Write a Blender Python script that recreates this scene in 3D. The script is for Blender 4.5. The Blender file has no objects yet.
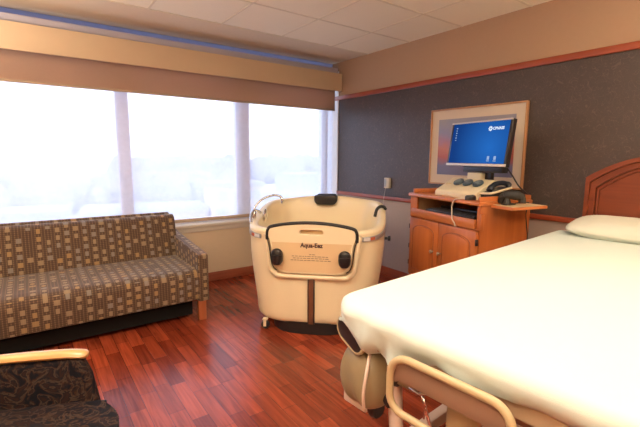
import bpy, bmesh, math, random
from mathutils import Vector, Matrix, noise
random.seed(7)
C = bpy.context.scene.collection
PI = math.pi
# ------------------------------------------------------------------ helpers
class MB:
    """collects shapes and links them as one mesh object"""
    def __init__(s): s.V=[]; s.F=[]; s.I=[]
    def add(s, vs, fs, mi=0):
        o=len(s.V); s.V+= [tuple(v) for v in vs]; s.F+=[tuple(o+i for i in f) for f in fs]; s.I+=[mi]*len(fs)
    def frombm(s, bm, mi=0, mat=None):
        if mat is not None: bm.transform(mat)
        bm.verts.ensure_lookup_table(); bm.verts.index_update()
        s.add([v.co.copy() for v in bm.verts], [[v.index for v in f.verts] for f in bm.faces], mi); bm.free()
    def box(s, x0,x1,y0,y1,z0,z1, bev=0, seg=2, mi=0, mat=None):
        bm=bmesh.new(); bmesh.ops.create_cube(bm,size=1)
        for v in bm.verts:
            v.co=Vector(((x0+x1)/2+v.co.x*(x1-x0),(y0+y1)/2+v.co.y*(y1-y0),(z0+z1)/2+v.co.z*(z1-z0)))
        if bev: bmesh.ops.bevel(bm,geom=bm.edges[:],offset=bev,segments=seg,affect='EDGES',profile=.5)
        s.frombm(bm,mi,mat)
    def tube(s, pts, r, n=8, closed=False, mi=0, smooth=0, flat=1.0):
        pts=[Vector(p) for p in pts]
        if smooth: pts=spline(pts,smooth,closed)
        m=len(pts); rings=[]; prev=None
        for i,p in enumerate(pts):
            a=pts[(i-1)%m] if (closed or i>0) else p; b=pts[(i+1)%m] if (closed or i<m-1) else p
            t=(b-a).normalized()
            if prev is None:
                up=Vector((0,0,1)) if abs(t.z)<.9 else Vector((1,0,0))
                nx=t.cross(up).normalized()
            else:
                nx=(prev-t*prev.dot(t)).normalized()
            prev=nx; ny=t.cross(nx)
            rr=r[i] if isinstance(r,(list,tuple)) else r
            rings.append([p+nx*math.cos(2*PI*k/n)*rr+ny*math.sin(2*PI*k/n)*rr*flat for k in range(n)])
        vs=[v for ring in rings for v in ring]; fs=[]
        for i in range(m if closed else m-1):
            for k in range(n):
                a=i*n+k; b=i*n+(k+1)%n; c=((i+1)%m)*n+(k+1)%n; d=((i+1)%m)*n+k
                fs.append((a,b,c,d))
        if not closed: fs.append(tuple(range(n-1,-1,-1))); fs.append(tuple((m-1)*n+k for k in range(n)))
        s.add(vs,fs,mi)
    def lathe(s, prof, n=20, mi=0, mat=None, sx=1, sy=1):
        vs=[];fs=[]
        for (r,z) in prof:
            for k in range(n): vs.append(Vector((r*math.cos(2*PI*k/n)*sx, r*math.sin(2*PI*k/n)*sy, z)))
        m=len(prof)
        for i in range(m-1):
            for k in range(n): fs.append((i*n+k,i*n+(k+1)%n,(i+1)*n+(k+1)%n,(i+1)*n+k))
        fs.append(tuple(range(n-1,-1,-1))); fs.append(tuple((m-1)*n+k for k in range(n)))
        if mat is not None: vs=[mat@v for v in vs]
        s.add(vs,fs,mi)
    def rings(s, rings, closed=True, cap0=False, cap1=False, mi=0):
        n=len(rings[0]); vs=[v for r in rings for v in r]; fs=[]
        for i in range(len(rings)-1):
            for k in range(n if closed else n-1):
                fs.append((i*n+k,i*n+(k+1)%n,(i+1)*n+(k+1)%n,(i+1)*n+k))
        if cap0: fs.append(tuple(range(n-1,-1,-1)))
        if cap1: fs.append(tuple((len(rings)-1)*n+k for k in range(n)))
        s.add(vs,fs,mi)
    def prism(s, poly, a0, a1, frame, bev=0, seg=2, mi=0):
        """poly: 2D points; frame(p,q,a)->Vector"""
        bm=bmesh.new()
        lo=[bm.verts.new(frame(p,q,a0)) for p,q in poly]; hi=[bm.verts.new(frame(p,q,a1)) for p,q in poly]
        n=len(poly)
        bm.faces.new(lo[::-1]); bm.faces.new(hi)
        for i in range(n): bm.faces.new((lo[i],lo[(i+1)%n],hi[(i+1)%n],hi[i]))
        bmesh.ops.recalc_face_normals(bm,faces=bm.faces[:])
        if bev: bmesh.ops.bevel(bm,geom=bm.edges[:],offset=bev,segments=seg,affect='EDGES',profile=.5,clamp_overlap=True)
        s.frombm(bm,mi)
    def build(s, name, mats, parent=None, angle=38, fix=True):
        me=bpy.data.meshes.new(name); me.from_pydata(s.V,[],s.F)
        if not isinstance(mats,(list,tuple)): mats=[mats]
        for m in mats: me.materials.append(m)
        me.polygons.foreach_set('material_index',s.I)
        if fix:
            bm=bmesh.new(); bm.from_mesh(me); bmesh.ops.recalc_face_normals(bm,faces=bm.faces[:]); bm.to_mesh(me); bm.free()
        me.polygons.foreach_set('use_smooth',[True]*len(me.polygons)); me.set_sharp_from_angle(angle=math.radians(angle)); me.update()
        o=bpy.data.objects.new(name,me); C.objects.link(o)
        if parent is not None: o.parent=parent
        return o

def spline(pts,k,closed=False):
    out=[]; n=len(pts)
    for i in range(n if closed else n-1):
        p0=pts[(i-1)%n] if (closed or i>0) else pts[i]; p1=pts[i]; p2=pts[(i+1)%n]; p3=pts[(i+2)%n] if (closed or i<n-2) else p2
        for j in range(k):
            t=j/k
            out.append(.5*((2*p1)+(p2-p0)*t+(2*p0-5*p1+4*p2-p3)*t*t+(3*p1-p0-3*p2+p3)*t**3))
    if not closed: out.append(pts[-1])
    return out
def rrect(x0,x1,y0,y1,r,n=6):
    if not isinstance(r,(list,tuple)): r=[r]*4
    out=[]
    for (cx,cy,a,rr) in ((x1-r[0],y0+r[0],-90,r[0]),(x1-r[1],y1-r[1],0,r[1]),(x0+r[2],y1-r[2],90,r[2]),(x0+r[3],y0+r[3],180,r[3])):
        for i in range(n+1):
            t=math.radians(a+90*i/n); out.append((cx+rr*math.cos(t),cy+rr*math.sin(t)))
    return out
def boxuv(o):
    me=o.data; uv=me.uv_layers.new(name='UV')
    for p in me.polygons:
        nx,ny,nz=(abs(c) for c in p.normal)
        for li in p.loop_indices:
            v=me.vertices[me.loops[li].vertex_index].co
            if nx>max(ny,nz): t=(v.y,v.z)
            elif ny>=nz: t=(v.x,v.z)
            else: t=(v.x,v.y)
            uv.data[li].uv=t
def tag(o,label,cat,group=None,kind=None):
    o['label']=label; o['category']=cat
    if group: o['group']=group
    if kind: o['kind']=kind
    return o
def thing(name,label,cat,loc=(0,0,0),rz=0,group=None):
    o=bpy.data.objects.new(name,None); C.objects.link(o); o.location=loc; o.rotation_euler=(0,0,rz); o.empty_display_size=.1
    return tag(o,label,cat,group)
def struct(name,mb,mats,parent=None,angle=38):
    o=mb.build(name,mats,parent,angle)
    if parent is None: o['kind']='structure'
    return o
def copy_tree(o,parent=None):
    c=o.copy(); C.objects.link(c); c.parent=parent
    for ch in list(o.children): copy_tree(ch,c)
    return c
# ------------------------------------------------------------------ materials
def newmat(name):
    m=bpy.data.materials.new(name); m.use_nodes=True; nt=m.node_tree; nt.nodes.clear()
    out=nt.nodes.new('ShaderNodeOutputMaterial'); return m,nt,out
def N(nt,t,**k):
    n=nt.nodes.new(t)
    for a,b in k.items(): setattr(n,a,b)
    return n
def col(c): return (c[0],c[1],c[2],1)
def P(name,c,rough=.5,metal=0,var=.08,scale=12,bump=0,bscale=60,c2=None,spec=.5,coat=0,sss=0):
    """principled with a noise-driven colour variation and optional bump"""
    m,nt,out=newmat(name); b=N(nt,'ShaderNodeBsdfPrincipled'); L=nt.links.new
    tc=N(nt,'ShaderNodeTexCoord'); no=N(nt,'ShaderNodeTexNoise'); no.inputs['Scale'].default_value=scale; no.inputs['Detail'].default_value=4
    L(tc.outputs['Object'],no.inputs['Vector'])
    r=N(nt,'ShaderNodeMix',data_type='RGBA'); L(no.outputs['Fac'],r.inputs['Factor'])
    d=c2 or tuple(max(0,x*(1-var)) for x in c); e=c if c2 else tuple(min(1,x*(1+var)) for x in c)
    r.inputs['A'].default_value=col(d); r.inputs['B'].default_value=col(e); L(r.outputs['Result'],b.inputs['Base Color'])
    b.inputs['Roughness'].default_value=rough; b.inputs['Metallic'].default_value=metal; b.inputs['Specular IOR Level'].default_value=spec
    b.inputs['Coat Weight'].default_value=coat
    if bump:
        n2=N(nt,'ShaderNodeTexNoise'); n2.inputs['Scale'].default_value=bscale; L(tc.outputs['Object'],n2.inputs['Vector'])
        bp=N(nt,'ShaderNodeBump'); bp.inputs['Strength'].default_value=bump; bp.inputs['Distance'].default_value=.01
        L(n2.outputs['Fac'],bp.inputs['Height']); L(bp.outputs['Normal'],b.inputs['Normal'])
    L(b.outputs['BSDF'],out.inputs['Surface']); return m
def wood(name,c1,c2,rough=.4,axis='Z',scale=1.0,coat=.1):
    m,nt,out=newmat(name); b=N(nt,'ShaderNodeBsdfPrincipled'); L=nt.links.new
    tc=N(nt,'ShaderNodeTexCoord'); mp=N(nt,'ShaderNodeMapping'); s={'X':(2,30,30),'Y':(30,2,30),'Z':(30,30,2)}[axis]
    mp.inputs['Scale'].default_value=tuple(k*scale for k in s); L(tc.outputs['Object'],mp.inputs['Vector'])
    no=N(nt,'ShaderNodeTexNoise'); no.inputs['Scale'].default_value=1; no.inputs['Detail'].default_value=6; no.inputs['Distortion'].default_value=.6
    L(mp.outputs['Vector'],no.inputs['Vector']); cr=N(nt,'ShaderNodeValToRGB'); L(no.outputs['Fac'],cr.inputs['Fac'])
    cr.color_ramp.elements[0].position=.3; cr.color_ramp.elements[1].position=.7
    cr.color_ramp.elements[0].color=col(c1); cr.color_ramp.elements[1].color=col(c2); L(cr.outputs['Color'],b.inputs['Base Color'])
    b.inputs['Roughness'].default_value=rough; b.inputs['Coat Weight'].default_value=coat; L(b.outputs['BSDF'],out.inputs['Surface']); return m
def math_(nt,op,a,b=None,c=None):
    n=N(nt,'ShaderNodeMath',operation=op)
    for i,x in enumerate((a,b,c)):
        if x is None: continue
        if isinstance(x,(int,float)): n.inputs[i].default_value=x
        else: nt.links.new(x,n.inputs[i])
    return n.outputs[0]
def mixc(nt,f,a,b):
    n=N(nt,'ShaderNodeMix',data_type='RGBA')
    for k,x in (('Factor',f),('A',a),('B',b)):
        if isinstance(x,(int,float)): n.inputs[k].default_value=x
        elif isinstance(x,tuple): n.inputs[k].default_value=col(x)
        else: nt.links.new(x,n.inputs[k])
    return n.outputs['Result']
def emis(name,c,s):
    m,nt,out=newmat(name); e=N(nt,'ShaderNodeEmission'); e.inputs[0].default_value=col(c); e.inputs[1].default_value=s
    nt.links.new(e.outputs[0],out.inputs['Surface']); return m

def mat_floor():
    m,nt,out=newmat('cherry_floor'); L=nt.links.new; b=N(nt,'ShaderNodeBsdfPrincipled')
    g=N(nt,'ShaderNodeNewGeometry'); sp=N(nt,'ShaderNodeSeparateXYZ'); L(g.outputs['Position'],sp.inputs[0])
    cb=N(nt,'ShaderNodeCombineXYZ'); L(sp.outputs['Y'],cb.inputs[0]); L(sp.outputs['X'],cb.inputs[1])
    br=N(nt,'ShaderNodeTexBrick'); L(cb.outputs[0],br.inputs['Vector']); br.offset=.37; br.offset_frequency=2; br.squash=.8; br.squash_frequency=3
    br.inputs['Scale'].default_value=1; br.inputs['Brick Width'].default_value=.40; br.inputs['Row Height'].default_value=.088
    br.inputs['Mortar Size'].default_value=.0012; br.inputs['Mortar Smooth'].default_value=.3
    br.inputs['Color1'].default_value=col(FL1); br.inputs['Color2'].default_value=col(FL2); br.inputs['Mortar'].default_value=col((.045,.01,.006))
    mp=N(nt,'ShaderNodeMapping'); mp.inputs['Scale'].default_value=(2.2,34,1); L(cb.outputs[0],mp.inputs['Vector'])
    no=N(nt,'ShaderNodeTexNoise'); no.inputs['Scale'].default_value=1; no.inputs['Detail'].default_value=6; no.inputs['Distortion'].default_value=1.0; L(mp.outputs[0],no.inputs['Vector'])
    cr=N(nt,'ShaderNodeValToRGB'); L(no.outputs['Fac'],cr.inputs['Fac']); cr.color_ramp.elements[0].position=.3; cr.color_ramp.elements[1].position=.72
    cr.color_ramp.elements[0].color=(.55,.5,.48,1); cr.color_ramp.elements[1].color=(1.15,1.15,1.15,1)
    mu=N(nt,'ShaderNodeMix',data_type='RGBA',blend_type='MULTIPLY'); mu.inputs['Factor'].default_value=1
    L(br.outputs['Color'],mu.inputs['A']); L(cr.outputs['Color'],mu.inputs['B']); L(mu.outputs['Result'],b.inputs['Base Color'])
    b.inputs['Roughness'].default_value=.24; b.inputs['Specular IOR Level'].default_value=.38
    L(b.outputs['BSDF'],out.inputs['Surface']); return m
def mat_wallpaper():
    m,nt,out=newmat('dark_wallpaper'); L=nt.links.new; b=N(nt,'ShaderNodeBsdfPrincipled'); g=N(nt,'ShaderNodeNewGeometry')
    def contour(sc,det,w,dist):
        no=N(nt,'ShaderNodeTexNoise'); no.inputs['Scale'].default_value=sc; no.inputs['Detail'].default_value=det; no.inputs['Distortion'].default_value=dist
        L(g.outputs['Position'],no.inputs['Vector']); return math_(nt,'LESS_THAN',math_(nt,'ABSOLUTE',math_(nt,'SUBTRACT',no.outputs['Fac'],.5)),w)
    a=math_(nt,'MULTIPLY',math_(nt,'MAXIMUM',contour(16,1,.012,1.2),contour(23,0,.01,2.0)),.55)
    no=N(nt,'ShaderNodeTexNoise'); no.inputs['Scale'].default_value=9; no.inputs['Detail'].default_value=5; L(g.outputs['Position'],no.inputs['Vector'])
    base=mixc(nt,no.outputs['Fac'],WP1,WP2); L(mixc(nt,a,base,WP3),b.inputs['Base Color'])
    b.inputs['Roughness'].default_value=.45; b.inputs['Specular IOR Level'].default_value=.55; L(b.outputs['BSDF'],out.inputs['Surface']); return m
def mat_sofa():
    m,nt,out=newmat('sofa_upholstery'); L=nt.links.new; b=N(nt,'ShaderNodeBsdfPrincipled')
    uv=N(nt,'ShaderNodeUVMap'); sp=N(nt,'ShaderNodeSeparateXYZ'); L(uv.outputs[0],sp.inputs[0]); X,Y=sp.outputs[0],sp.outputs[1]
    cw,ch=.066,.062
    u=math_(nt,'DIVIDE',X,cw); iu=math_(nt,'FLOOR',u); fu=math_(nt,'FRACT',u)
    odd=math_(nt,'FRACT',math_(nt,'MULTIPLY',iu,.5))           # 0 or .5
    v=math_(nt,'ADD',math_(nt,'DIVIDE',Y,ch),odd); iv=math_(nt,'FLOOR',v); fv=math_(nt,'FRACT',v)
    cb=N(nt,'ShaderNodeCombineXYZ'); L(iu,cb.inputs[0]); L(iv,cb.inputs[1])
    wn=N(nt,'ShaderNodeTexWhiteNoise',noise_dimensions='2D'); L(cb.outputs[0],wn.inputs['Vector']); rnd=wn.outputs['Value']
    wx=math_(nt,'LESS_THAN',math_(nt,'ABSOLUTE',math_(nt,'SUBTRACT',fu,.5)),math_(nt,'ADD',.19,math_(nt,'MULTIPLY',math_(nt,'FRACT',math_(nt,'MULTIPLY',rnd,7)),.1)))
    wy=math_(nt,'LESS_THAN',math_(nt,'ABSOLUTE',math_(nt,'SUBTRACT',fv,.5)),.3)
    block=math_(nt,'MULTIPLY',math_(nt,'MULTIPLY',wx,wy),math_(nt,'LESS_THAN',rnd,.86))
    cr=N(nt,'ShaderNodeValToRGB'); cr.color_ramp.interpolation='CONSTANT'; L(rnd,cr.inputs['Fac']); E=cr.color_ramp.elements
    E[0].position=0; E[0].color=col(SF[0]); E[1].position=.3; E[1].color=col(SF[1])
    for p,c in ((.5,SF[2]),(.68,SF[0])):
        e=E.new(p); e.color=col(c)
    l1=math_(nt,'LESS_THAN',math_(nt,'ABSOLUTE',math_(nt,'SUBTRACT',math_(nt,'FRACT',math_(nt,'DIVIDE',X,.022)),.5)),.13)
    l2=math_(nt,'LESS_THAN',math_(nt,'ABSOLUTE',math_(nt,'SUBTRACT',math_(nt,'FRACT',math_(nt,'DIVIDE',Y,.0155)),.5)),.16)
    base=mixc(nt,math_(nt,'MULTIPLY',l1,.75),SF[3],SF[4]); base=mixc(nt,math_(nt,'MULTIPLY',l2,.7),base,SF[5])
    L(mixc(nt,math_(nt,'MULTIPLY',block,.72),base,cr.outputs['Color']),b.inputs['Base Color'])
    b.inputs['Roughness'].default_value=.75; b.inputs['Sheen Weight'].default_value=.15; b.inputs['Specular IOR Level'].default_value=.25
    L(b.outputs['BSDF'],out.inputs['Surface']); return m
def mat_paisley():
    m,nt,out=newmat('dark_paisley'); L=nt.links.new; b=N(nt,'ShaderNodeBsdfPrincipled'); tc=N(nt,'ShaderNodeTexCoord')
    no=N(nt,'ShaderNodeTexNoise'); no.inputs['Scale'].default_value=13; no.inputs['Detail'].default_value=4; no.inputs['Distortion'].default_value=2.0; L(tc.outputs['Object'],no.inputs['Vector'])
    cr=N(nt,'ShaderNodeValToRGB'); L(no.outputs['Fac'],cr.inputs['Fac']); E=cr.color_ramp.elements
    E[0].position=.36; E[0].color=col((.006,.006,.009)); E[1].position=.7; E[1].color=col((.012,.012,.017))
    for p,c in ((.44,(.008,.008,.012)),(.5,(.036,.017,.012)),(.53,(.058,.036,.026)),(.57,(.009,.009,.013)),(.64,(.028,.012,.009))):
        e=E.new(p); e.color=col(c)
    L(cr.outputs['Color'],b.inputs['Base Color']); b.inputs['Roughness'].default_value=.8; b.inputs['Specular IOR Level'].default_value=.12
    L(b.outputs['BSDF'],out.inputs['Surface']); return m
def mat_ceiling():
    return P('ceiling_tile',CEIL,.85,var=.05,scale=120,bump=.15,bscale=220,spec=.2)
def mat_sheer():
    m,nt,out=newmat('sheer_shade_fabric'); L=nt.links.new
    t=N(nt,'ShaderNodeBsdfTransparent'); t.inputs[0].default_value=(.95,.95,1,1)
    d=N(nt,'ShaderNodeBsdfTranslucent'); d.inputs[0].default_value=(.84,.83,.97,1)
    d2=N(nt,'ShaderNodeBsdfDiffuse'); d2.inputs[0].default_value=(.78,.78,.84,1)
    m1=N(nt,'ShaderNodeMixShader'); m1.inputs[0].default_value=.25; L(d.outputs[0],m1.inputs[1]); L(d2.outputs[0],m1.inputs[2])
    g=N(nt,'ShaderNodeNewGeometry'); no=N(nt,'ShaderNodeTexNoise'); no.inputs['Scale'].default_value=25; no.inputs['Detail'].default_value=3; L(g.outputs['Position'],no.inputs['Vector'])
    f=math_(nt,'ADD',.5,math_(nt,'MULTIPLY',no.outputs['Fac'],.08))
    m2=N(nt,'ShaderNodeMixShader'); L(f,m2.inputs[0]); L(t.outputs[0],m2.inputs[1]); L(m1.outputs[0],m2.inputs[2]); L(m2.outputs[0],out.inputs['Surface']); return m
def mat_translucent(name,c1,c2,f):
    m,nt,out=newmat(name); L=nt.links.new; d=N(nt,'ShaderNodeBsdfTranslucent'); d.inputs[0].default_value=col(c1)
    d2=N(nt,'ShaderNodeBsdfDiffuse'); g=N(nt,'ShaderNodeNewGeometry'); no=N(nt,'ShaderNodeTexNoise'); no.inputs['Scale'].default_value=60; L(g.outputs['Position'],no.inputs['Vector'])
    L(mixc(nt,no.outputs['Fac'],tuple(x*.93 for x in c2),c2),d2.inputs[0])
    m1=N(nt,'ShaderNodeMixShader'); m1.inputs[0].default_value=f; L(d.outputs[0],m1.inputs[1]); L(d2.outputs[0],m1.inputs[2]); L(m1.outputs[0],out.inputs['Surface']); return m
def mat_glass():
    m,nt,out=newmat('window_glass'); L=nt.links.new; t=N(nt,'ShaderNodeBsdfTransparent'); t.inputs[0].default_value=(.93,.95,.97,1)
    g=N(nt,'ShaderNodeBsdfGlossy'); g.inputs['Roughness'].default_value=.02; m1=N(nt,'ShaderNodeMixShader'); m1.inputs[0].default_value=.05
    L(t.outputs[0],m1.inputs[1]); L(g.outputs[0],m1.inputs[2]); L(m1.outputs[0],out.inputs['Surface']); return m

FL1=(.37,.068,.027); FL2=(.165,.026,.011)
WP1=(.052,.036,.032); WP2=(.072,.050,.043); WP3=(.13,.09,.072)
SF=[(.32,.235,.14),(.37,.235,.10),(.25,.22,.19),(.088,.052,.034),(.20,.125,.075),(.048,.031,.024)]
CEIL=(.87,.75,.55)
WALL=(.44,.29,.185)
M={}
M['floor']=mat_floor(); M['wallpaper']=mat_wallpaper(); M['sofa']=mat_sofa(); M['paisley']=mat_paisley(); M['ceil']=mat_ceiling()
M['wall']=P('tan_wall_paint',WALL,.8,var=.03,scale=30,spec=.2)
M['dado']=P('mauve_wall_paint',(.42,.33,.28),.75,var=.03,scale=30,spec=.25)
M['winwall']=P('beige_wall_paint',(.66,.52,.36),.8,var=.03,scale=30,spec=.2)
M['soffit']=P('tan_soffit_paint',(.72,.58,.42),.85,var=.03,scale=30,spec=.2)
M['rail']=wood('cherry_rail',(.27,.045,.017),(.36,.075,.028),.4,'Y')
M['base']=wood('cherry_baseboard',(.30,.07,.035),(.40,.12,.06),.4,'X')
M['white']=P('white_frame',(.74,.74,.80),.5,var=.03)
M['sill']=P('sill_paint',(.62,.54,.45),.5,var=.03)
M['grid']=P('ceiling_tee',(.74,.61,.42),.6,var=.03)
M['sheer']=mat_sheer(); M['glass']=mat_glass()
M['leak_strip']=mat_translucent('daylight_leak_strip',(.36,.40,.56),(.4,.42,.52),.35)
M['blackout']=mat_translucent('brown_blackout',(.46,.32,.27),(.62,.43,.32),.55)
M['housing']=P('grey_housing',(.46,.44,.52),.6,var=.04)
M['valance']=P('tan_valance',(.62,.47,.31),.7,var=.03)
M['hem']=P('tan_hem',(.45,.34,.25),.6)
# ------------------------------------------------------------------ room
XR=3.40; YW=4.29; ZC=2.61; XL=-2.3; YB=-2.6
mb=MB(); mb.box(XL,XR+.1,YB,YW+.3,-.08,0); struct('floor',mb,M['floor'])
mb=MB(); mb.box(XL,XR,YB,3.75,ZC,ZC+.06); mb.box(XL,XR,3.75,4.62,ZC,ZC+.06,mi=1); struct('ceiling',mb,[M['ceil'],M['soffit']])
mb=MB()
for k in range(-8,4):
    x=1.565+.642*k*1.0
    if XL<x<XR: mb.box(x-.008,x+.008,YB,3.75,ZC-.004,ZC)
y=3.10
while y>YB: mb.box(XL,XR,y-.008,y+.008,ZC-.004,ZC); y-=.645
mb.box(XL,XR,3.74,3.755,ZC-.004,ZC)
struct('ceiling_grid',mb,M['grid'])
# right wall: tan paint / wallpaper / dado
mb=MB(); mb.box(XR,XR+.12,YB,4.62,2.155,ZC); mb.box(XR,XR+.12,YB,4.62,.92,2.155,mi=1); mb.box(XR,XR+.12,YB,4.62,0,.92,mi=2)
struct('wall_right',mb,[M['wall'],M['wallpaper'],M['dado']])
mb=MB(); mb.box(XR-.022,XR,YB,4.36,2.13,2.182,.006); struct('trim_1',mb,M['rail'])
mb=MB(); mb.box(XR-.022,XR,YB,4.30,.90,.943,.006); struct('trim_2',mb,M['rail'])
mb=MB(); mb.box(XR-.015,XR,YB,YW,0,.10,.004); struct('baseboard_right',mb,M['rail'])
# window wall: low wall, pier at the left, sill
mb=MB(); mb.box(XL,XR,YW,YW+.2,0,.585); mb.box(XL,-1.62,YW,YW+.3,.585,ZC); struct('wall_window',mb,M['winwall'])
mb=MB(); mb.box(XL,XR,YW-.016,YW,0,.10,.004); struct('baseboard_window',mb,M['base'])
mb=MB(); mb.box(-1.62,XR,YW-.03,YW+.22,.625,.66,.008); mb.box(-1.62,XR,YW-.012,YW+.2,.575,.63,.006); struct('window_sill',mb,M['sill'])
mb=MB(); mb.box(XL-.12,XL,YB,YW+.3,0,ZC); struct('wall_left',mb,M['wall'])
mb=MB(); mb.box(XL,XR,YB-.12,YB,0,ZC); struct('wall_back',mb,M['wall'])
mb=MB(); mb.box(XR-.012,XR,4.30,4.60,.66,2.50); struct('trim_3',mb,P('white_jamb_paint',(.88,.88,.92),.6,var=.02))
# windows: one frame and pane each
yf0,yf1=4.40,4.48
for i,(a,b_,lw,rw) in enumerate(((-1.62,-.451,.06,.058),(-.451,.795,.058,.058),(.795,2.065,.058,.085),(2.065,3.30,.085,.1))):
    mb=MB(); zb,zt=.66,2.50
    mb.box(a,a+lw,yf0,yf1,zb,zt); mb.box(b_-rw,b_,yf0,yf1,zb,zt); mb.box(a+lw,b_-rw,yf0,yf1,zb,zb+.05); mb.box(a+lw,b_-rw,yf0,yf1,zt-.04,zt)
    w=mb.build('window_%d'%(i+1),M['white']); w['kind']='structure'
    mb=MB(); mb.box(a+lw,b_-rw,4.44,4.446,zb+.05,zt-.04); mb.build('pane',M['glass'],w)
    if i==3:
        mb=MB(); mb.box(b_,XR,4.44,4.446,zb,zt); mb.build('pane',M['glass'],w); b_=XR
    mb=MB(); mb.box(a,b_,4.44,4.45,zt,ZC); mb.build('leak_strip',M['leak_strip'],w)  # tinted translucent strip added to imitate daylight leaking along the ceiling
# shades
t=thing('roller_shade','sheer white roller shade pulled down over all the windows','shade',(.86,4.33,.69))
mb=MB(); nx=60
vs=[];fs=[]
for i in range(nx+1):
    x=-2.44+4.905*i/nx
    for z in (0.0,1.80): vs.append((x,.002*math.sin(i*1.3),z))
for i in range(nx): fs.append((2*i,2*i+2,2*i+3,2*i+1))
mb.add(vs,fs); mb.build('fabric',M['sheer'],t,fix=False)
mb=MB(); mb.box(-2.44,2.465,-.008,.008,-.004,.032,.004); mb.build('hem_bar',M['hem'],t)
t=thing('blackout_shade','brown blackout shade rolled partly down below the tan valance','shade',(.86,4.29,2.0))
mb=MB(); mb.box(-2.5,2.465,-.002,.001,.0,.5); mb.build('fabric',M['blackout'],t)
mb=MB(); mb.box(-2.5,2.465,-.008,.006,-.012,.012,.004); mb.build('hem_bar',M['hem'],t)
mb=MB(); mb.box(-2.5,2.495,-.03,.08,.42,.525,.01); mb.build('headrail',M['housing'],t)
mb=MB(); mb.box(-1.7,3.380,4.205,4.225,2.232,2.45,.004); mb.box(-1.7,-1.68,4.225,4.40,2.232,2.45); mb.box(3.365,3.385,4.225,4.262,2.232,2.45)
v=mb.build('window_valance',M['valance']); tag(v,'long plain tan valance board running above the windows','valance')
# ------------------------------------------------------------------ wall items
M['frame_wood']=wood('picture_frame_wood',(.42,.20,.09),(.52,.27,.12),.4,'Z')
M['matboard']=P('picture_mat',(.66,.55,.42),.8,var=.02)
def mat_art():
    m,nt,out=newmat('abstract_sunset_print'); L=nt.links.new; b=N(nt,'ShaderNodeBsdfPrincipled'); tc=N(nt,'ShaderNodeTexCoord')
    sp=N(nt,'ShaderNodeSeparateXYZ'); L(tc.outputs['Object'],sp.inputs[0]); no=N(nt,'ShaderNodeTexNoise'); no.inputs['Scale'].default_value=7; no.inputs['Detail'].default_value=5; L(tc.outputs['Object'],no.inputs['Vector'])
    z=math_(nt,'ADD',math_(nt,'DIVIDE',sp.outputs[2],.55),math_(nt,'MULTIPLY',math_(nt,'SUBTRACT',no.outputs['Fac'],.5),.35))
    z=math_(nt,'ADD',z,.5)
    cr=N(nt,'ShaderNodeValToRGB'); L(z,cr.inputs['Fac']); E=cr.color_ramp.elements
    E[0].position=0; E[0].color=col((.15,.14,.22)); E[1].position=1; E[1].color=col((.30,.28,.30))
    for p,c in ((.2,(.17,.15,.24)),(.34,(.42,.10,.07)),(.46,(.48,.16,.10)),(.58,(.36,.17,.22)),(.74,(.24,.23,.34))):
        e=E.new(p); e.color=col(c)
    L(cr.outputs['Color'],b.inputs['Base Color']); b.inputs['Roughness'].default_value=.35; L(b.outputs['BSDF'],out.inputs['Surface']); return m
t=thing('framed_picture','wide framed sunset-coloured picture on dark wallpaper behind the monitor','picture',(XR,2.255,1.50))
mb=MB(); w,h,f=.49,.368,.014
mb.box(-.035,0,-w,-w+f,-h,h,.003); mb.box(-.035,0,w-f,w,-h,h,.003); mb.box(-.035,0,-w+f,w-f,h-f,h,.003); mb.box(-.035,0,-w+f,w-f,-h,-h+f,.003); mb.build('frame',M['frame_wood'],t)
mb=MB(); mb.box(-.02,0,-w+f,w-f,-h+f,h-f); mb.build('mat_board',M['matboard'],t)
mb=MB(); mb.box(-.023,-.0205,-.395,.395,-.27,.268); mb.build('print',mat_art(),t)
M['plate']=P('switch_plate',(.60,.52,.40),.4); M['plate2']=P('switch_grey',(.35,.36,.40),.4)
t=thing('nurse_call_station','small beige call box with pull cord on dark wallpaper above the tub','call box',(XR,3.35,1.10))
mb=MB(); mb.box(-.03,0,-.042,.042,-.06,.06,.006); mb.build('housing',M['plate'],t)
mb=MB(); mb.box(-.034,-.03,.004,.034,-.045,.045,.002); mb.build('face_plate',M['plate2'],t)
mb=MB(); mb.tube([(-.032,.01,-.05),(-.035,.03,-.16),(-.035,.045,-.30)],.0022,6); mb.build('pull_cord',M['plate'],t)
# ------------------------------------------------------------------ sofa
t=thing('sofa','long brown block-patterned sofa under the window','sofa',(1.19,3.27,0))
LS=2.12
def px(p,q,a): return Vector((a,p,q))
def yz(poly,a0,a1,bev=.0,seg=2,mi=0):
    mb=MB(); mb.prism(poly,a0,a1,px,bev,seg,mi); return mb
def sofa_part(mb,name):
    o=mb.build(name,M['sofa'],t,angle=50); boxuv(o); return o
seat=[(0,.185),(.66,.185),(.66,.455),(.30,.45),(.10,.447),(.045,.44),(.015,.42),(.0,.385)]
sofa_part(yz(seat,-LS+.085,-.085,.012,3),'seat')
back=[(.60,.40),(.70,.40),(.83,.80),(.815,.825),(.77,.83),(.735,.815),(.715,.78)]
sofa_part(yz(back,-LS+.06,-.055,.014,3),'backrest')
rear=[(.72,.20),(.80,.20),(.90,.82),(.895,.838),(.85,.84),(.835,.82)]
sofa_part(yz(rear,-LS+.08,-.075,.006,2),'back_panel')
armp=[(-.012,.172),(.86,.172),(.86,.66),(.80,.645),(.0,.578),(-.012,.566)]
sofa_part(yz(armp,-.088,0,.008,3),'arm'); sofa_part(yz(armp,-LS,-LS+.088,.008,3),'arm')
M['sofa_leg']=wood('sofa_leg_wood',(.27,.07,.026),(.36,.11,.04),.4,'Z')
M['under_shade']=P('under_shade_black',(.012,.011,.011),.95,spec=.1)
mb=MB(); mb.box(-LS+.1,-.11,.10,.80,.03,.184,.01); mb.build('under_shade_box',M['under_shade'],t)  # black box added under the seat in place of the deep shade there
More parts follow.
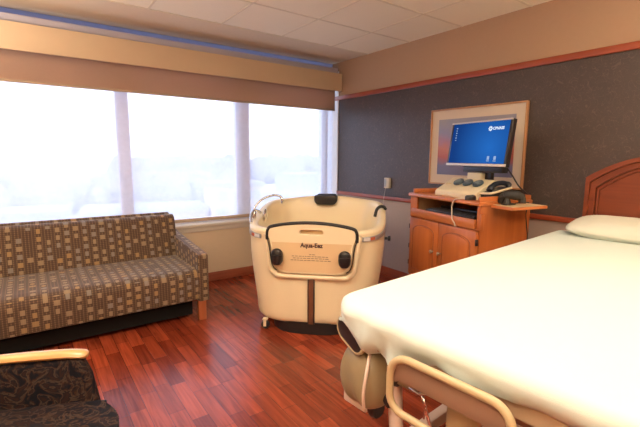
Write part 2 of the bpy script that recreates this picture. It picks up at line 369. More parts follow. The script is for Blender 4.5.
for x in (-.09,-LS+.022):
    for y in (.0,.78):
        mb=MB(); mb.box(x,x+.066,y,y+.05,0,.172,.004); mb.build('leg',M['sofa_leg'],t)
# ------------------------------------------------------------------ armchair
M['honey']=wood('honey_wood',(.50,.24,.08),(.66,.36,.13),.25,'X',coat=.5)
t=thing('armchair','armchair with dark paisley upholstery and honey wood armrests before the sofa','chair',(-.25,1.562,0),math.radians(-23))
xy=lambda p,q,a: Vector((p,q,a))
out=[(-.28,-.27),(.30,-.27),(.36,-.25),(.43,-.15),(.45,0),(.43,.15),(.36,.25),(.30,.27),(-.28,.27)]
mb=MB(); mb.prism([(a.x,a.y) for a in spline([Vector((p,q,0)) for p,q in out],3,True)],.30,.455,xy,.025,3); mb.build('seat',M['paisley'],t,angle=50)
bp=[(-.36,.28),(-.26,.28),(-.30,.62),(-.36,.93),(-.40,.95),(-.43,.92),(-.40,.60)]
mb=MB(); mb.prism(bp,-.26,.26,lambda p,q,a: Vector((p,a,q)),.02,3); mb.build('backrest',M['paisley'],t,angle=50)
for s in (1,-1):
    pp=[(-.33,.20),(.33,.20),(.325,.40),(.30,.55),(.27,.625),(-.33,.61)]
    mb=MB(); mb.prism(pp,s*.275,s*.335,lambda p,q,a: Vector((p,a,q)),.015,3); mb.build('side_panel',M['paisley'],t,angle=50)
    mb=MB(); ar=[Vector((x,s*(.305+.0*x),z)) for x,z in ((-.34,.622),(-.2,.630),(0,.640),(.2,.640),(.27,.634),(.295,.628))]
    mb.tube(spline(ar,4),[.030]*16+[.0295,.028,.025,.019,.010],12,flat=.55); mb.build('armrest',M['honey'],t)
    for x in (.27,-.33):
        mb=MB(); mb.box(x-.02,x+.03,s*.305-.025,s*.305+.025,0,.21,.005); mb.build('leg',M['honey'],t)
# ------------------------------------------------------------------ birthing tub
M['tub']=P('cream_tub_shell',(.83,.71,.48),.28,var=.02,scale=4,spec=.5)
M['tub_panel']=P('cream_tub_panel',(.85,.73,.50),.35,var=.02,scale=4)
M['tub_label']=P('tan_tub_label',(.74,.55,.32),.4,var=.02,scale=4)
M['black']=P('black_rubber',(.012,.011,.012),.45,var=.2)
M['black2']=P('black_plastic',(.018,.016,.018),.3,var=.2)
M['chrome']=P('chrome',(.75,.75,.78),.15,1,var=.03)
M['drain']=P('brown_strip',(.20,.075,.035),.35,c2=(.10,.035,.02),scale=30)
M['bandgrey']=P('brushed_steel_band',(.40,.40,.42),.28,.4); M['red']=P('red_tag',(.55,.13,.05),.4); M['whitetag']=P('white_tag',(.75,.75,.75),.4)
M['ink']=P('dark_brown_ink',(.05,.02,.02),.6); M['ink2']=P('faint_ink',(.30,.20,.14),.6)
TUB=thing('birthing_tub','cream oval birthing tub standing between window and cabinet','tub',(1.71,2.502,0),math.atan2(-.698,.716))
A=.575; Bv=.575; VC=.575; EX=3.3
def outline(th,off=0,sc=1):
    c,s_=math.cos(th),math.sin(th); e=2/EX
    sv=1 if s_<0 else sc
    u=(A-off)*math.copysign(abs(c)**e,c)*sc; v=VC+(Bv-off)*math.copysign(abs(s_)**e,s_)*sv
    return u,v
def smooth(a,b,x):
    x=max(0,min(1,(x-a)/(b-a))); return x*x*(3-2*x)
def rimz(u,v):
    z=.835+.135*smooth(.05,1.05,v)
    z+=.035*(1-smooth(.0,.5,abs(u)))*smooth(.8,1.1,v)
    z-=.06*(1-smooth(.26,.36,abs(u-.02)))*(1-smooth(.1,.3,v))
    return z
NT=96
ths=[2*PI*k/NT for k in range(NT)]
def ring(off,zf,sc=1): 
    r=[]
    for th in ths:
        u,v=outline(th,off,sc); uu,vv=outline(th); r.append(Vector((u,v,zf(uu,vv))))
    return r
def tap(z):  # outer taper toward the base
    return .89+.11*smooth(0,.62,z)**.8
R=[]
R.append(ring(.05,lambda u,v:.083,tap(0))); R.append(ring(.022,lambda u,v:.088,tap(0))); R.append(ring(.006,lambda u,v:.105,tap(0))); R.append(ring(0,lambda u,v:.135,tap(.01)))
for k in range(1,8): R.append(ring(0,lambda u,v,k=k:.135+(rimz(u,v)-.05-.135)*k/7,tap(.02+.7*k/7)))
R.append(ring(-.006,lambda u,v:rimz(u,v)-.03)); R.append(ring(-.004,lambda u,v:rimz(u,v)-.01)); R.append(ring(.008,lambda u,v:rimz(u,v)))
R.append(ring(.035,lambda u,v:rimz(u,v)+.003)); R.append(ring(.055,lambda u,v:rimz(u,v)-.006)); R.append(ring(.066,lambda u,v:rimz(u,v)-.03))
for k in range(1,7): R.append(ring(.07+.02*k,lambda u,v,k=k:(rimz(u,v)-.03)*(1-k/6)+.30*k/6))
R.append(ring(.25,lambda u,v:.27)); R.append(ring(.45,lambda u,v:.265))
mb=MB(); mb.rings(R,True,True,True); mb.build('shell',M['tub'],TUB,angle=60)
# front door panel with a grip slot, raised in front of the shell
def door_outline():
    pts=[(-.315,.80),(-.315,.83),(-.30,.852),(-.25,.868),(-.12,.888),(.02,.896),(.16,.888),(.29,.868),(.34,.852),(.355,.83),(.355,.80),
         (.335,.74),(.325,.66),(.315,.60),(.305,.56),(.27,.525),(.22,.51),(-.18,.51),(-.23,.525),(-.265,.56),(-.275,.60),(-.285,.66),(-.295,.74)]
    return pts
def curve_mesh(name,loops,ext,bev,mats,parent,fr):
    cu=bpy.data.curves.new(name,'CURVE'); cu.dimensions='2D'; cu.fill_mode='BOTH'; cu.extrude=ext; cu.bevel_depth=bev; cu.bevel_resolution=2
    for lp in loops:
        s=cu.splines.new('POLY'); s.points.add(len(lp)-1); s.use_cyclic_u=True
        for p,(a,b) in zip(s.points,lp): p.co=(a,b,0,1)
    o=bpy.data.objects.new('tmp',cu); C.objects.link(o); dg=bpy.context.evaluated_depsgraph_get(); me=bpy.data.meshes.new_from_object(o.evaluated_get(dg))
    bpy.data.objects.remove(o); me.name=name; me.transform(fr); me.materials.clear()
    me.materials.append(mats); me.polygons.foreach_set('use_smooth',[True]*len(me.polygons)); me.set_sharp_from_angle(angle=math.radians(40))
    ob=bpy.data.objects.new(name,me); C.objects.link(ob); ob.parent=parent; return ob
FRONT=Matrix(((1,0,0,0),(0,0,-1,0),(0,1,0,0),(0,0,0,1)))   # (x,y,z)->(x,-z,y)
def front(v): return Matrix.Translation((0,v,0))@FRONT
slot=rrect(-.075,.115,.808,.852,.0219,6)
door=curve_mesh('door_panel',[door_outline(),slot],.012,.006,M['tub_panel'],TUB,front(-.012))
mb=MB(); mb.box(-.09,.13,.006,.012,.80,.86); mb.build('slot_backing',M['tub_label'],door)
lab=curve_mesh('label_plate',[[(-.288,.748),(.328,.748),(.312,.62),(.298,.57),(.262,.535),(.215,.52),(-.175,.52),(-.222,.535),(-.258,.57),(-.272,.62)]],.0006,.0,M['tub_label'],door,front(-.0312))
tr=[Vector((x,-.022,z)) for x,z in ((-.325,.765),(-.325,.80),(-.318,.842),(-.285,.868),(-.14,.893),(.02,.902),(.18,.893),(.325,.868),(.358,.842),(.365,.80),(.365,.765))]
mb=MB(); mb.tube(tr,.0135,10,smooth=6); mb.build('top_seal',M['black'],door)
for s in (-1,1):
    c=.02+s*.345
    mb=MB(); mb.tube([(c,-.024,.77),(c-s*.012,-.03,.735),(c-s*.022,-.032,.68),(c-s*.032,-.032,.60),(c-s*.05,-.032,.55),(c-s*.075,-.032,.528)],.004,8,smooth=5); mb.build('seal_cord',M['black'],door)
    # clamp knob
    k0=.02+s*.258
    k=MB(); k.lathe([(.0,-.012),(.036,-.012),(.046,.0),(.048,.012),(.040,.03),(.022,.038),(0,.038)],18,mat=Matrix.Translation((k0,-.06,.66))@Matrix.Rotation(PI/2,4,'X'))
    k.lathe([(.0,-.06),(.03,-.055),(.043,-.035),(.048,-.005),(.046,.02),(.0,.025)],18,mat=Matrix.Translation((k0,-.072,.64))); k.lathe([(.012,-.05),(.012,.0)],10,mat=Matrix.Translation((k0,-.07,.66))@Matrix.Rotation(PI/2,4,'X')); k.build('clamp_knob',M['black2'],TUB)
# U shaped raised moulding below and beside the door
u=[(-.345,.80),(-.335,.74),(-.325,.66),(-.318,.60),(-.305,.535),(-.265,.492),(-.20,.478),(.24,.478),(.305,.492),(.345,.535),(.358,.60),(.365,.66),(.375,.74),(.385,.80)]
mb=MB(); mb.tube([(a,-.004,b) for a,b in u],.024,10,smooth=4,flat=.9); mb.build('door_moulding',M['tub'],TUB,angle=60)
mb=MB(); mb.box(-.006,.040,-.016,.012,.095,.462,.004); mb.build('drain_strip',M['drain'],TUB)
mb=MB(); mb.box(-.010,-.002,-.02,.012,.095,.462,.002); mb.box(.036,.044,-.02,.012,.095,.462,.002); mb.build('strip_edge',M['black2'],TUB)
# text on the door label
def text(name,body,size,loc,mat,parent,rot=(PI/2,0,0),off=0,align='CENTER',sx=1):
    cu=bpy.data.curves.new(name,'FONT'); cu.body=body; cu.size=size; cu.align_x=align; cu.align_y='CENTER'; cu.extrude=.0004; cu.offset=off; cu.resolution_u=3
    o=bpy.data.objects.new('tmp',cu); C.objects.link(o); dg=bpy.context.evaluated_depsgraph_get(); me=bpy.data.meshes.new_from_object(o.evaluated_get(dg)); bpy.data.objects.remove(o)
    me.transform(Matrix.Diagonal((sx,1,1,1))); me.materials.clear(); me.materials.append(mat); ob=bpy.data.objects.new(name,me); C.objects.link(ob); ob.parent=parent; ob.location=loc; ob.rotation_euler=rot; return ob
text('lettering','Aqua-Eez',.047,(.022,-.0325,.730),M['ink'],door,off=.0018,sx=.95)
mb=MB(); random.seed(3)
for i,(z,x0,x1) in enumerate(((.660,.005,.05),(.645,-.13,.15),(.630,-.12,.155),(.614,-.14,.17))):
    x=x0
    while x<x1:
        w=random.uniform(.012,.03); mb.box(x,min(x+w,x1),-.0328,-.0322,z-.0028,z+.0028); x+=w+.006
mb.build('instruction_text',M['ink2'],door)
# chrome bands round the shell, red and white tags at their front ends
def band(th0,th1,n,name,mat,zo=-.062,h=.017,off=-.010):
    mb=MB(); rr=[]
    for k in range(n+1):
        th=th0+(th1-th0)*k/n; u_,v_=outline(th,off); uu,vv=outline(th); z=rimz(uu,vv)+zo; ui,vi=outline(th,off+.008)
        rr.append([Vector((ui,vi,z-h)),Vector((u_,v_,z-h)),Vector((u_,v_,z+h)),Vector((ui,vi,z+h))])
    mb.rings(rr,True,True,True); return mb.build(name,mat,TUB,angle=50)
def tang(sgn,f): # theta of the front corner: f=0 front centre .. 1 side centre
    return -PI/2+sgn*f*PI/2
for s in (-1,1):
    band(tang(s,.36),tang(s,1.05),30,'rim_band',M['bandgrey'])
    band(tang(s,.38),tang(s,.47),6,'white_tag',M['whitetag'],off=-.0125,h=.012)
    band(tang(s,.475),tang(s,.545),6,'red_tag',M['red'],off=-.0125,h=.012)
for s in (-1,1):
    u_,v_=outline(tang(s,.98)); mb=MB(); mb.lathe([(.012,-.02),(.012,.03),(.022,.034),(.022,.055),(0,.058)],12,mat=Matrix.Translation((u_*.99,v_,.70))@Matrix.Rotation(s*PI/2,4,'Y')); mb.build('side_knob',M['black2'],TUB)
# faucet hose on the left rim
mb=MB(); fa=[(-.55,.36,.90),(-.545,.37,.96),(-.50,.42,1.02),(-.42,.47,1.055),(-.36,.50,1.05),(-.335,.50,1.02),(-.335,.50,.985)]
mb.tube(fa,.010,10,smooth=6); mb.lathe([(.02,0),(.02,.05),(.013,.06)],12,mat=Matrix.Translation((-.55,.36,.87))); mb.build('spout',M['chrome'],TUB)
mb=MB(); mb.lathe([(.055,0),(.06,.004),(.055,.012),(.04,.018),(0,.02)],20,mat=Matrix.Translation((-.50,.52,.87))@Matrix.Rotation(PI/2,4,'Y')); mb.build('jet_cover',M['chrome'],TUB)
mb=MB(); mb.tube([(-.525,.20,.85),(-.545,.26,.90),(-.548,.33,.93),(-.54,.40,.93),(-.52,.46,.90)],.011,10,smooth=5); mb.build('grab_handle',M['chrome'],TUB)
# strap over the right rim, headrest at the back
mb=MB(); mb.tube([(.485,.62,.87),(.50,.64,.93),(.525,.66,.955),(.56,.67,.955),(.58,.68,.93)],.014,8,smooth=5); mb.build('rim_strap',M['black'],TUB)
vb=1.15
mb=MB(); mb.prism(rrect(-.130,.100,.918,1.012,[.05,.02,.02,.05],5),vb-.135,vb-.055,lambda p,q,a: Vector((p,a,q)),.016,3)
mb.box(-.11,.08,vb-.08,vb+.01,.99,1.02,.012); mb.build('headrest',M['black'],TUB,angle=50)
# plinth and casters
mb=MB(); mb.rings([[Vector((u_*.64,VC+(v_-VC)*(.99 if v_<VC else .74),z)) for u_,v_ in (outline(th) for th in ths)] for z in (.004,.02,.10)],True,True,True); mb.build('plinth',M['black'],TUB)
def caster(name,parent,x,y,r,mat_w,mat_f,z0=0,h=.1):
    mb=MB(); mb.lathe([(0,-.014),(r*.8,-.014),(r,-.008),(r,.008),(r*.8,.014),(0,.014)],18,mat=Matrix.Translation((x,y,z0+r))@Matrix.Rotation(PI/2,4,'X')); w=mb.build(name,mat_w,parent)
    mb=MB(); mb.box(x-.012,x+.012,y-.022,y-.017,z0+r*.7,z0+h,.001); mb.box(x-.012,x+.012,y+.017,y+.022,z0+r*.7,z0+h,.001); mb.box(x-.02,x+.02,y-.022,y+.022,z0+h-.012,z0+h,.003); mb.build('caster_fork',mat_f,w); return w
for x,y in ((-.375,.07),(.375,.07),(-.375,.92),(.375,.92)): caster('caster',TUB,x,y,.035,M['black2'],M['tub'],0,.088)
# ------------------------------------------------------------------ computer cabinet
M['cherry']=wood('cabinet_wood',(.42,.115,.028),(.52,.155,.04),.35,'Z',.6,coat=.25)
M['cherry_h']=wood('cabinet_wood_flat',(.44,.13,.036),(.54,.175,.05),.32,'Y',.6,coat=.3)
M['pale']=P('pale_laminate',(.66,.50,.30),.5); M['brass']=P('brushed_knob',(.45,.38,.28),.3,.9)
CB=thing('computer_cabinet','honey cherry wood computer cabinet with arched doors against dark wall','cabinet',(2.695,1.706,0),math.atan2(-.204,.979))
D=.525; W=.84
mb=MB(); mb.box(.01,D,0,.02,.06,1.045); mb.box(.01,D,W-.02,W,.06,1.045); mb.box(D-.01,D,.02,W-.02,.06,1.045); mb.box(.02,D-.01,.02,W-.02,.84,.86); mb.box(.03,D-.01,.02,W-.02,.06,.10)
mb.box(0,.02,W-.095,W,.855,1.045); mb.box(0,.02,0,.028,.855,1.045); mb.box(.0,.012,.02,W-.02,.10,.31); mb.box(.0,.02,.01,W-.01,.855,.868); mb.build('carcass',M['cherry'],CB)
mb=MB(); mb.box(.022,D-.012,W-.024,W-.0205,.862,1.043); mb.build('bay_lining',M['pale'],CB)
mb=MB(); mb.box(-.022,D+.01,-.012,W+.012,1.045,1.075,.007); mb.build('top',M['cherry_h'],CB)
mb=MB(); mb.box(.02,D,W-.022,W-.004,1.075,1.112,.004); mb.build('gallery_rail',M['cherry_h'],CB)
mb=MB(); mb.box(-.01,D,-.002,.016,1.075,1.112,.004); mb.build('gallery_rail',M['cherry_h'],CB)
mb=MB(); mb.box(D-.018,D,.016,W-.022,1.075,1.112,.004); mb.build('gallery_rail',M['cherry_h'],CB)
mb=MB(); mb.box(-.022,.0,.03,.80,.868,.938,.004); mb.box(.0,.40,.04,.74,.868,.925); mb.build('keyboard_tray',M['cherry_h'],CB)
# doors with arched raised panel
def cab_door(y0,y1,ky):
    z0,z1=.325,.853
    d=MB(); d.box(-.022,.0,y0,y1,z0,z1,.004); o=d.build('door',M['cherry'],CB)
    ar=[]; ya,yb=y0+.065,y1-.065; zb=z0+.075; zt=z1-.115
    ar=[(ya,zb),(yb,zb)]+[((ya+yb)/2+(yb-ya)/2*math.cos(PI*k/12),zt+.055*math.sin(PI*k/12)) for k in range(13)]
    p=MB(); p.prism(ar,-.030,-.02,lambda a,b,c: Vector((c,a,b)),.0035,2); p.build('raised_panel',M['cherry'],o)
    g=MB(); cen=[(a,b) for a,b in ar]; g.tube([(-.0225,a,b) for a,b in [((y0+y1)/2+(a-(y0+y1)/2)*1.1,zb-.012+(b-zb)*1.05) for a,b in ar]],.004,6,closed=True); g.build('panel_bead',M['cherry_dark'],o)
    k=MB(); k.lathe([(.008,0),(.006,.012),(.015,.02),(.016,.028),(.010,.034),(0,.035)],14,mat=Matrix.Translation((-.022,ky,.60))@Matrix.Rotation(-PI/2,4,'Y')); k.build('knob',M['brass'],o)
    return o
M['cherry_dark']=wood('cabinet_wood_dark',(.24,.07,.03),(.30,.10,.04),.4,'Z',.6)
dl_=cab_door(.425,.812,.478); dr_=cab_door(.006,.418,.385)
for z in (.769,.585,.428):
    mb=MB(); mb.box(-.02,-.002,.812,.828,z-.022,z+.022,.003); mb.build('hinge',M['black2'],dl_)
for z in (.769,.428):
    mb=MB(); mb.box(-.026,-.002,-.004,.010,z-.024,z+.024,.003); mb.build('hinge',M['black2'],dr_)
mb=MB(); mb.box(-.018,.0,.03,.81,.115,.305,.006); dw=mb.build('drawer',M['cherry_h'],CB)
mb=MB(); mb.lathe([(.008,0),(.006,.012),(.015,.02),(.016,.028),(0,.035)],14,mat=Matrix.Translation((-.018,.42,.21))@Matrix.Rotation(-PI/2,4,'Y')); mb.build('knob',M['brass'],dw)
mb=MB(); mb.box(.09,.45,-.205,-.013,1.030,1.052,.004); mb.box(.10,.44,-.2,-.02,1.0525,1.054,mi=1); mb.build('side_shelf',[M['cherry_h'],M['pale']],CB)
mb=MB(); mb.box(-.004,.03,-.018,0,.86,.985,.004); mb.build('side_stile',M['cherry'],CB)
for x in (.05,.45):
    for y in (.05,.79): caster('caster',CB,x,y,.028,M['black2'],M['black2'],0,.062)
RC=CB.rotation_euler.z
def cw(x,y,z):
    v=Matrix.Rotation(RC,4,'Z')@Vector((x,y,z)); return Vector((2.695,1.706,0))+v
# keyboard in the bay
t=thing('keyboard','black keyboard resting on the tray inside the cabinet bay','keyboard',cw(.035,.09,.926),RC)
mb=MB(); mb.box(.0,.20,0,.58,0,.018,.005); mb.box(.17,.2,0,.58,.018,.04,.005); mb.build('case',M['black2'],t)
M['key']=P('grey_keys',(.05,.05,.055),.5); mb=MB()
for r in range(5):
    for c in range(20): mb.box(.012+r*.03,.036+r*.03,.014+c*.0275,.037+c*.0275,.018,.026,.002,1)
mb.build('keys',M['key'],t)
# monitor
t=thing('monitor','widescreen monitor showing a blue desktop on top of the cabinet','monitor',cw(.31,.288,1.075),RC+.0)
tilt=math.radians(8); TM=Matrix.Translation((-.12,0,.257))@Matrix.Rotation(tilt,4,'Y')
M['silver']=P('silver_plastic',(.62,.56,.50),.35,.3)
w=.316
mb=MB(); mb.box(.0,.045,-w,w,0,.362,.006,mat=TM); mb.box(.045,.065,-.2,.2,.06,.28,.008,mat=TM); mb.build('housing',M['black2'],t)
for za,zb in ((0,.02),(.352,.364)):
    mb=MB(); mb.box(-.006,.004,-w,w,za,zb,.002,mat=TM); mb.build('bezel_strip',M['silver'],t)
def mat_screen():
    m,nt,out=newmat('blue_desktop'); L=nt.links.new; e=N(nt,'ShaderNodeEmission'); tc=N(nt,'ShaderNodeTexCoord')
    gr=N(nt,'ShaderNodeTexGradient',gradient_type='SPHERICAL'); mp=N(nt,'ShaderNodeMapping'); mp.inputs['Scale'].default_value=(0,2.6,2.6); mp.inputs['Location'].default_value=(0,.35,-1.05)
    L(tc.outputs['Object'],mp.inputs['Vector']); L(mp.outputs[0],gr.inputs[0])
    L(mixc(nt,gr.outputs['Fac'],(.010,.055,.25),(.022,.17,.62)),e.inputs[0]); e.inputs[1].default_value=.62; L(e.outputs[0],out.inputs['Surface']); return m
mb=MB(); mb.box(-.0015,.002,-w+.02,w-.024,.021,.351,mat=TM); scr=mb.build('screen',mat_screen(),t)
M['glow']=emis('white_pixels',(.75,.85,1),.75); M['glow2']=emis('pale_icon_pixels',(.4,.55,.85),.6)
SR=TM@Matrix(((0,0,1,0),(-1,0,0,0),(0,1,0,0),(0,0,0,1)))@Matrix.Rotation(0,4,'Z')
def scr_quad(mb,y,z,hw,hh,rot=0):
    mb.box(-.0025,-.0018,-hw,hw,-hh,hh,mat=TM@Matrix.Translation((0,y,z))@Matrix.Rotation(rot,4,'X'))
ly,lz=-.118,.295
mb=MB()
for dy,dz in ((.0085,.0085),(-.0085,.0085),(.0085,-.0085),(-.0085,-.0085)): scr_quad(mb,ly+dy,lz+dz,.0062,.0062)
for dy,dz in ((.016,0),(-.016,0),(0,.016),(0,-.016)): scr_quad(mb,ly+dy,lz+dz,.004,.004,PI/4)
mb.build('screen_logo',M['glow'],scr)
for k in range(6):
    mb=MB(); scr_quad(mb,.247,.315-.02*k,.007-.002*(k%2),.004); mb.build('desktop_icon',M['glow2'],scr)
for y in (-.14,-.205):
    mb=MB(); scr_quad(mb,y,.066,.011,.014); scr_quad(mb,y,.043,.014,.003); mb.build('desktop_icon',M['glow2'],scr)
tx=text('desktop_lettering','CPNASS',.030,(0,0,0),M['glow'],scr,rot=(0,0,0),off=.001,align='LEFT')
tx.data.transform(TM@Matrix.Translation((-.0022,-.142,.294))@Matrix(((0,0,-1,0),(-1,0,0,0),(0,1,0,0),(0,0,0,1)))); tx.location=(0,0,0)
mb=MB(); mb.box(-.01,.06,-.085,.10,.0,.018,.006); mb.box(-.015,.12,-.12,.12,0,.014,.006); mb.build('stand_base',M['black2'],t)
mb=MB(); mb.box(.0,.04,-.075,.075,.014,.36,.008); mb.box(-.055,.01,-.23,.18,.205,.275,.006); mb.build('stand_neck',M['black2'],t)
# fetal monitor in front of the stand
M['ivory']=P('ivory_plastic',(.72,.62,.42),.4,var=.03); M['probe']=P('blue_grey_plastic',(.06,.09,.115),.35); M['probe2']=P('blue_grey_rim',(.15,.19,.21),.35)
t=thing('fetal_monitor','ivory sloped fetal monitor holding three probes on the cabinet top','medical device',cw(.065,.145,1.075),RC)
prof=[(0,0),(.24,0),(.24,.148),(.195,.148),(.012,.05),(0,.034)]
mb=MB(); mb.prism(prof,-.015,.445,lambda p,q,a: Vector((p,a,q)),.007,3); mb.build('case',M['ivory'],t)
mb=MB(); mb.box(.19,.24,.12,.27,.14,.20,.006); mb.build('paper_hood',M['ivory'],t)
mb=MB(); mb.box(.09,.15,.37,.42,.09,.105,.004); mb.build('key_pad',M['pale'],t)
sl=math.atan2(.098,.183)
labs=['leftmost round blue-grey probe lying on the ivory fetal monitor','middle round blue-grey probe lying on the ivory fetal monitor','rightmost round blue-grey probe lying on the ivory fetal monitor']
p0=None
for i,y in enumerate((.285,.18,.07)):
    pos=cw(.065+.12,.145+y,1.075+.1095)
    if p0 is None:
        r=thing('transducer_probe',labs[0],'probe',pos,RC,'probes on the fetal monitor'); r.rotation_euler=(0,-sl,RC)
        mb=MB(); mb.lathe([(.034,0),(.043,.004),(.045,.014),(.041,.022),(.0,.024)],22); mb.build('body',M['probe'],r)
        mb=MB(); mb.lathe([(.024,.0235),(.022,.028),(.0,.030)],22); mb.build('cap',M['probe2'],r); p0=r
    else: r=copy_tree(p0); r.location=pos
    r['label']=labs[i]
# mouse with its cord, handset, scanner
t=thing('computer_mouse','small black mouse at the cabinet front edge with pale cord','mouse',cw(.03,.135,1.0755),RC)
mb=MB()
rr=[]
for k in range(9):
    a=k/8; z=.036*math.sqrt(max(0,1-a**2.2)); s=max(.05,1-a*a*.5) if k<8 else .03
    rr.append([Vector((.05*math.cos(2*PI*j/20)*(1-.45*a**3)*(1 if k<8 else .1),.032*math.sin(2*PI*j/20)*(1-.45*a**3)*(1 if k<8 else .1),.038*math.sin(a*PI/2))) for j in range(20)])
mb.rings(rr,True,True,True); mb.build('shell',M['black2'],t,angle=70)
mb=MB(); mb.box(.012,.03,-.004,.004,.032,.04,.002); mb.build('scroll_wheel',M['key'],t)
M['cordw']=P('cream_cord',(.66,.56,.42),.5)
mb=MB(); mb.tube([(-.045,.01,.012),(-.058,.05,.008),(-.066,.10,-.005),(-.064,.125,-.05),(-.060,.128,-.10),(-.062,.118,-.16),(-.055,.10,-.19),(-.057,.085,-.215)],.0045,8,smooth=5); mb.build('cord',M['cordw'],t)
t=thing('telephone','dark desk telephone with ivory cradle edge behind the gallery rail','telephone',cw(.22,.04,1.0755),RC)
mb=MB(); mb.prism([(-.09,0),(.13,0),(.13,.10),(-.02,.075),(-.09,.045)],-.01,.10,lambda p,q,a: Vector((p,a,q)),.008,3); mb.build('base',M['black2'],t)
mb=MB(); mb.tube([(-.08,.02,.075),(-.05,.025,.105),(0,.03,.125),(.06,.03,.13),(.11,.025,.12),(.13,.02,.105)],[.024]*5+[.02]*5+[.019]*5+[.02]*5+[.024]*5+[.022],10,smooth=5); mb.build('handset',P('navy_plastic',(.012,.016,.028),.35),t)
mb=MB(); mb.tube([(-.10,.095,.05),(-.095,.0,.055),(-.03,-.022,.07),(.05,-.02,.085),(.11,-.018,.095)],.009,8,smooth=5); mb.build('cradle_edge',M['ivory'],t)
M['grey']=P('dark_grey_plastic',(.022,.019,.016),.55)
t=thing('barcode_scanner','dark grey handheld scanner standing on the cabinet side shelf','scanner',cw(.20,-.075,1.0545),RC)
mb=MB(); mb.box(-.05,.04,-.03,.03,0,.014,.006); mb.lathe([(.03,0),(.026,.02),(.018,.05)],14,mat=Matrix.Translation((-.02,0,0))); mb.build('stand',M['grey'],t)
mb=MB(); mb.tube([(-.02,.055,.015),(-.025,.045,.05),(-.015,.02,.070),(.0,-.015,.078),(.04,-.045,.068),(.06,-.06,.05),(.06,-.065,.015)],[.024]*5+[.026]*5+[.034]*5+[.036]*5+[.032]*5+[.026]*5+[.024],12,smooth=5); mb.build('body',M['grey'],t)
t=tag(None or (lambda mb:(mb.tube([cw(.42,.16,1.32),cw(.43,.11,1.26),cw(.45,.06,1.18),cw(.50,.03,1.125),cw(.548,.02,1.08),cw(.548,.03,.95),cw(.548,.04,.7)],.006,8,smooth=6),mb.build('power_cable',M['black']))[1])(MB()),'black cable draped behind the monitor down the cabinet back corner','cable')
t=tag((lambda mb:(mb.tube([cw(.30,-.05,1.061),cw(.43,-.05,1.061),cw(.465,-.03,1.04),cw(.465,-.014,.97),cw(.48,-.014,.88),cw(.50,-.014,.78),cw(.50,-.014,.62)],.004,8,smooth=6),mb.build('scanner_cord',M['black']))[1])(MB()),'thin dark cord hanging from the side shelf down the cabinet side','cord')
# ------------------------------------------------------------------ bed
M['sheet']=P('pale_cotton_sheet',(.63,.725,.68),.85,var=.015,scale=3,bump=.08,bscale=300,spec=.2)
M['pillow']=P('ivory_pillowcase',(.63,.64,.55),.85,var=.04,scale=8,bump=.1,bscale=40,spec=.2)
M['bedpl']=P('beige_bed_plastic',(.48,.375,.22),.38,var=.03)
M['bedpl2']=P('tan_bed_board',(.23,.135,.092),.5,var=.03)
M['leather']=P('tan_vinyl',(.25,.19,.11),.4,var=.08,scale=14)
M['bedwhite']=P('off_white_bed_metal',(.66,.54,.47),.45,var=.03)
M['mattress']=P('tan_mattress_cover',(.46,.35,.24),.6)
M['headwood']=wood('headboard_cherry',(.165,.032,.012),(.23,.05,.017),.35,'Y',.7,coat=.25)
BR=math.atan2(-.085,-.9963); BO=Vector((3.30,.93,0))
def bw(e,w,z): return BO+Matrix.Rotation(BR,4,'Z')@Vector((e,-w,z))
BED=thing('birthing_bed','beige adjustable hospital birthing bed with foot end nearest','bed',BO,BR)
L0,L1=.035,2.385; ZT=.872; HW=.455; HN=.57
mb=MB(); mb.prism(rrect(L0,L1-.03,-HW+.03,HN-.03,[.14,.09,.06,.06],6),.73,ZT-.012,xy,.03,3); mb.build('mattress',M['mattress'],BED,angle=50)
mb=MB(); mb.prism(rrect(.02,L1-.12,-HW+.06,HN-.06,.06,5),.655,.728,xy,.012,2); mb.build('deck',M['bedpl2'],BED)
mb=MB(); mb.box(.45,1.75,-.30,.30,.17,.30,.03,3); mb.build('base_cover',M['bedwhite'],BED)
mb=MB(); mb.box(.25,2.0,-.36,-.31,.13,.19,.008); mb.box(.25,2.0,.31,.36,.13,.19,.008); mb.box(.25,.32,-.31,.31,.13,.19,.008); mb.box(1.93,2.0,-.31,.31,.13,.19,.008); mb.build('base_frame',M['bedwhite'],BED)
for e0 in (.62,1.45):
    mb=MB(); mb.box(e0,e0+.14,-.09,.09,.28,.66,.01); mb.build('lift_column',M['bedwhite'],BED)
for ex in (.30,1.95):
    for y in (-.335,.335): caster('caster',BED,ex,y,.055,M['black2'],M['bedwhite'],0,.135)
mb=MB(); mb.tube([(2.24,-.235,.66),(2.28,-.19,.48),(2.31,-.15,.34),(1.98,-.14,.16)],.026,10); mb.build('foot_strut',M['bedwhite'],BED)
mb=MB(); mb.tube([(2.26,.17,.67),(2.12,.17,.45),(1.97,.17,.17)],.030,10); mb.build('foot_strut',M['bedwhite'],BED)
# foot end grab loop
loop=[Vector((2.425,-a,b)) for a,b in [(p,q) for p,q in rrect(-.272,.105,.615,.797,[.05,.07,.055,.05],6)]]
mb=MB(); mb.tube(loop,.0115,10,closed=True,flat=1.1); lp=mb.build('grab_rail',M['bedpl'],BED,angle=60)
mb=MB(); pl=[(-.272,.69),(-.268,.745),(-.245,.785),(-.21,.797),(.04,.797),(.08,.785),(.10,.75),(.101,.70),(.07,.715),(-.19,.715)]
mb.prism(pl,2.405,2.422,lambda p,q,a: Vector((a,-p,q)),.003,2); mb.build('grab_panel',M['bedpl2'],lp)
for w_ in (-.22,.05):
    mb=MB(); mb.tube([(2.405,-w_,.745),(2.36,-w_,.70),(2.20,-w_,.69)],.010,8); mb.build('rail_bracket',M['bedpl2'],lp)
